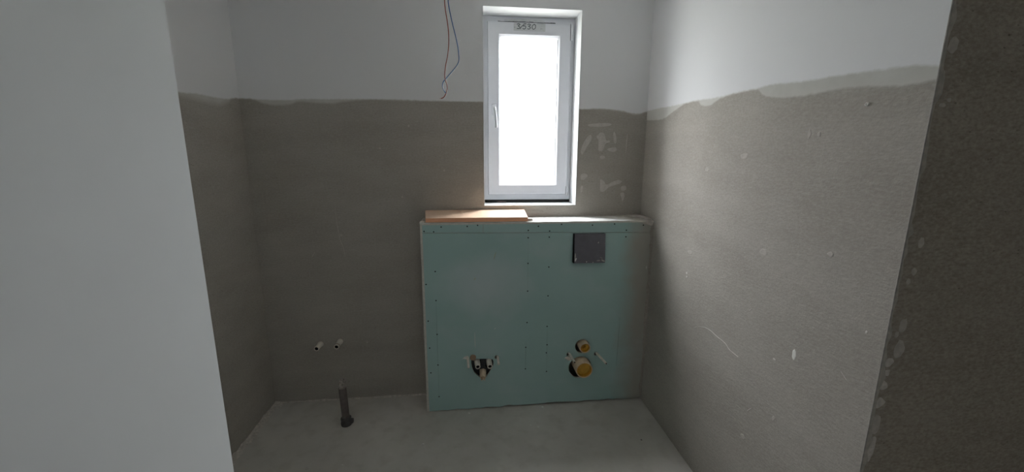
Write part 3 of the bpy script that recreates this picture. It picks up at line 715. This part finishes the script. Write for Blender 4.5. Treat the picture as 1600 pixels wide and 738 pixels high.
# standing waste pipe
wp_ = empty('standing_waste_pipe', (.5197, -.268, 0)); tag(wp_, 'dark grey waste pipe standing upright from the floor near the back wall', 'pipe')
bm = bmesh.new(); a = Vector((.5197, -.268, 0)); ax = Vector((.5120, -.268, .240))-a
lathe(bm, a, ax, [(0, .0), (.0215, 0), (.0218, .238), (.0208, .240), (.0190, .240), (.0190, .12), (0, .12)], 24)
pb = link('pipe_body', bm, m_pipe, wp_, True)
bm = bmesh.new(); lathe(bm, a, ax, [(0, 0), (.0300, 0), (.0310, .006), (.0310, .018), (.0285, .024), (.0285, .034), (.0300, .038), (.0300, .045), (.0250, .050), (.0212, .051)], 28)
so = link('socket', bm, m_pipe2, wp_, True)
bm = bmesh.new(); box(bm, .543, .561, -.282, -.258, .010, .036, .007, seg=3); link('socket_lug', bm, m_pipe2, so)
bm = bmesh.new(); R_ = .0219
for i in range(4):
    t0_ = -1.87+i*.13; t1_ = t0_+.13
    q = [(math.cos(t_)*R_, math.sin(t_)*R_) for t_ in (t0_, t1_)]
    zz = (.049, .066); cx_ = lambda z: .5197-.0077*z/.24
    bm.faces.new([bm.verts.new(v) for v in ((cx_(zz[0])+q[0][0], -.268+q[0][1], zz[0]), (cx_(zz[0])+q[1][0], -.268+q[1][1], zz[0]), (cx_(zz[1])+q[1][0], -.268+q[1][1], zz[1]), (cx_(zz[1])+q[0][0], -.268+q[0][1], zz[1]))])
link('sticker', bm, plain('faded_sticker', (0.17, 0.165, 0.155)), pb)
# crumpled dusty wrap stuffed in the mouth
bm = bmesh.new(); R_ = random.Random(12); n = 14; rings = []
for h_, r_ in ((.12, .0185), (.236, .0188), (.248, .0205), (.262, .0215), (.276, .0205), (.284, .0150), (.280, .006)):
    rings.append([bm.verts.new((.5197-.0077*h_/.24+(.003 if h_ > .24 else 0)+math.cos(2*math.pi*i/n)*r_*R_.uniform(.72 if h_ > .24 else .97, 1.12 if h_ > .24 else 1), -.268+math.sin(2*math.pi*i/n)*r_*R_.uniform(.72 if h_ > .24 else .97, 1.1 if h_ > .24 else 1), h_+(R_.uniform(-.010, .010) if h_ > .24 else 0))) for i in range(n)])
for q, w_ in zip(rings, rings[1:]):
    for i in range(n): bm.faces.new((q[i], q[(i+1) % n], w_[(i+1) % n], w_[i]))
bm.faces.new(rings[-1]); bm.faces.new(rings[0][::-1])
bmesh.ops.triangulate(bm, faces=bm.faces)
o = link('mouth_wrap', bm, plain('dusty_torn_wrap', (0.34, 0.31, 0.275), .8, .2, .5, 45), wp_); o['label'] = 'crumpled dusty wrap stuffed into the pipe mouth'

# ------------------------------------------------------------------ hanging wires
WY = -.60
RW = [(1.1753,2.229),(1.1775,2.1945),(1.1844,2.1481),(1.1889,2.1011),(1.1883,2.0534),(1.182,2.0051),(1.1734,1.9684),(1.1685,1.9315),(1.1698,1.9069),(1.1758,1.8885),(1.1772,1.8699),(1.1715,1.8479),(1.1613,1.832),(1.1495,1.8268)]
BW = [(1.1903,2.2297),(1.1933,2.2009),(1.2,2.1662),(1.2091,2.1255),(1.2208,2.0784),(1.2288,2.0367),(1.2318,1.9944),(1.2262,1.9729),(1.2096,1.951),(1.1864,1.9258),(1.1718,1.9101),(1.1598,1.8943),(1.1573,1.8757),(1.1652,1.8572),(1.1715,1.8498)]
ww = empty('hanging_wires', (1.18, WY, CEIL)); tag(ww, 'pair of twisted lamp wires, one brown and one blue, hanging from the ceiling', 'wire')
def wire(name, pts, mat, sgn, x0):
    top = [(x0, CEIL), (x0-.001, 2.52), (x0-.002, 2.38), (pts[0][0]-.001, 2.29)]
    P = top+pts; n = len(P); Q = []
    for i, (x, z) in enumerate(P):
        tw = max(0, (i-(n-8))/8); Q.append((x, WY+sgn*(.003+.0025*math.cos(tw*2*math.pi*1.0))*(1 if tw == 0 else math.cos(tw*math.pi*2)), z))
    bm = bmesh.new(); tube(bm, spline(Q, 5), .0022, 8); return link(name, bm, mat, ww, True)
wire('brown_wire', RW, m_brownwire, 1, 1.1765); wire('blue_wire', BW, m_bluewire, -1, 1.1875)
bm = bmesh.new(); tube(bm, [(1.1495, WY+.0055, 1.8268), (1.1425, WY+.0055, 1.8262)], .0010, 6); link('copper_tip', bm, m_copper, ww)

# ------------------------------------------------------------------ crumbs on the floor
CR = [(1.2465,-.2418,.0075,'pale plaster crumb at the foot of the green boxing, near its left corner'),
      (.9908,-.4897,.008,'pale plaster crumb alone on the floor, in front of the left corner of the boxing'),
      (1.6106,-.3889,.004,'tiny left one of two neighbouring plaster crumbs on the middle of the floor'),
      (1.6533,-.4107,.0052,'larger right one of two neighbouring plaster crumbs on the middle of the floor'),
      (1.7148,-.2236,.008,'pale plaster crumb at the foot of the green boxing, midway along it'),
      (.6375,-.2783,.004,'tiny plaster crumb right of the standing waste pipe'),
      (.5918,-.6011,.004,'tiny plaster crumb nearest the viewer, on the left part of the floor')]
rnd = random.Random(2)
for x, y, r, lb in CR:
    o = link('plaster_crumb', crumb_bm((x, y, -.0004), r, rnd), m_white, None, loc=(x, y, 0))
    tag(o, lb, 'crumb', 'plaster crumbs on the floor')
o = link('plaster_flake', crumb_bm((.421, -.6098, -.0004), .012, rnd, .3), m_skim, None, loc=(.421, -.6098, 0)); tag(o, 'flat pale plaster flake on the floor, in front of the standing waste pipe', 'flake')
o = link('dark_chip', crumb_bm((2.2159, -.5785, -.0004), .006, rnd, .4), m_pipe, None, loc=(2.2159, -.5785, 0)); tag(o, 'tiny dark chip on the floor near the right wall', 'chip')
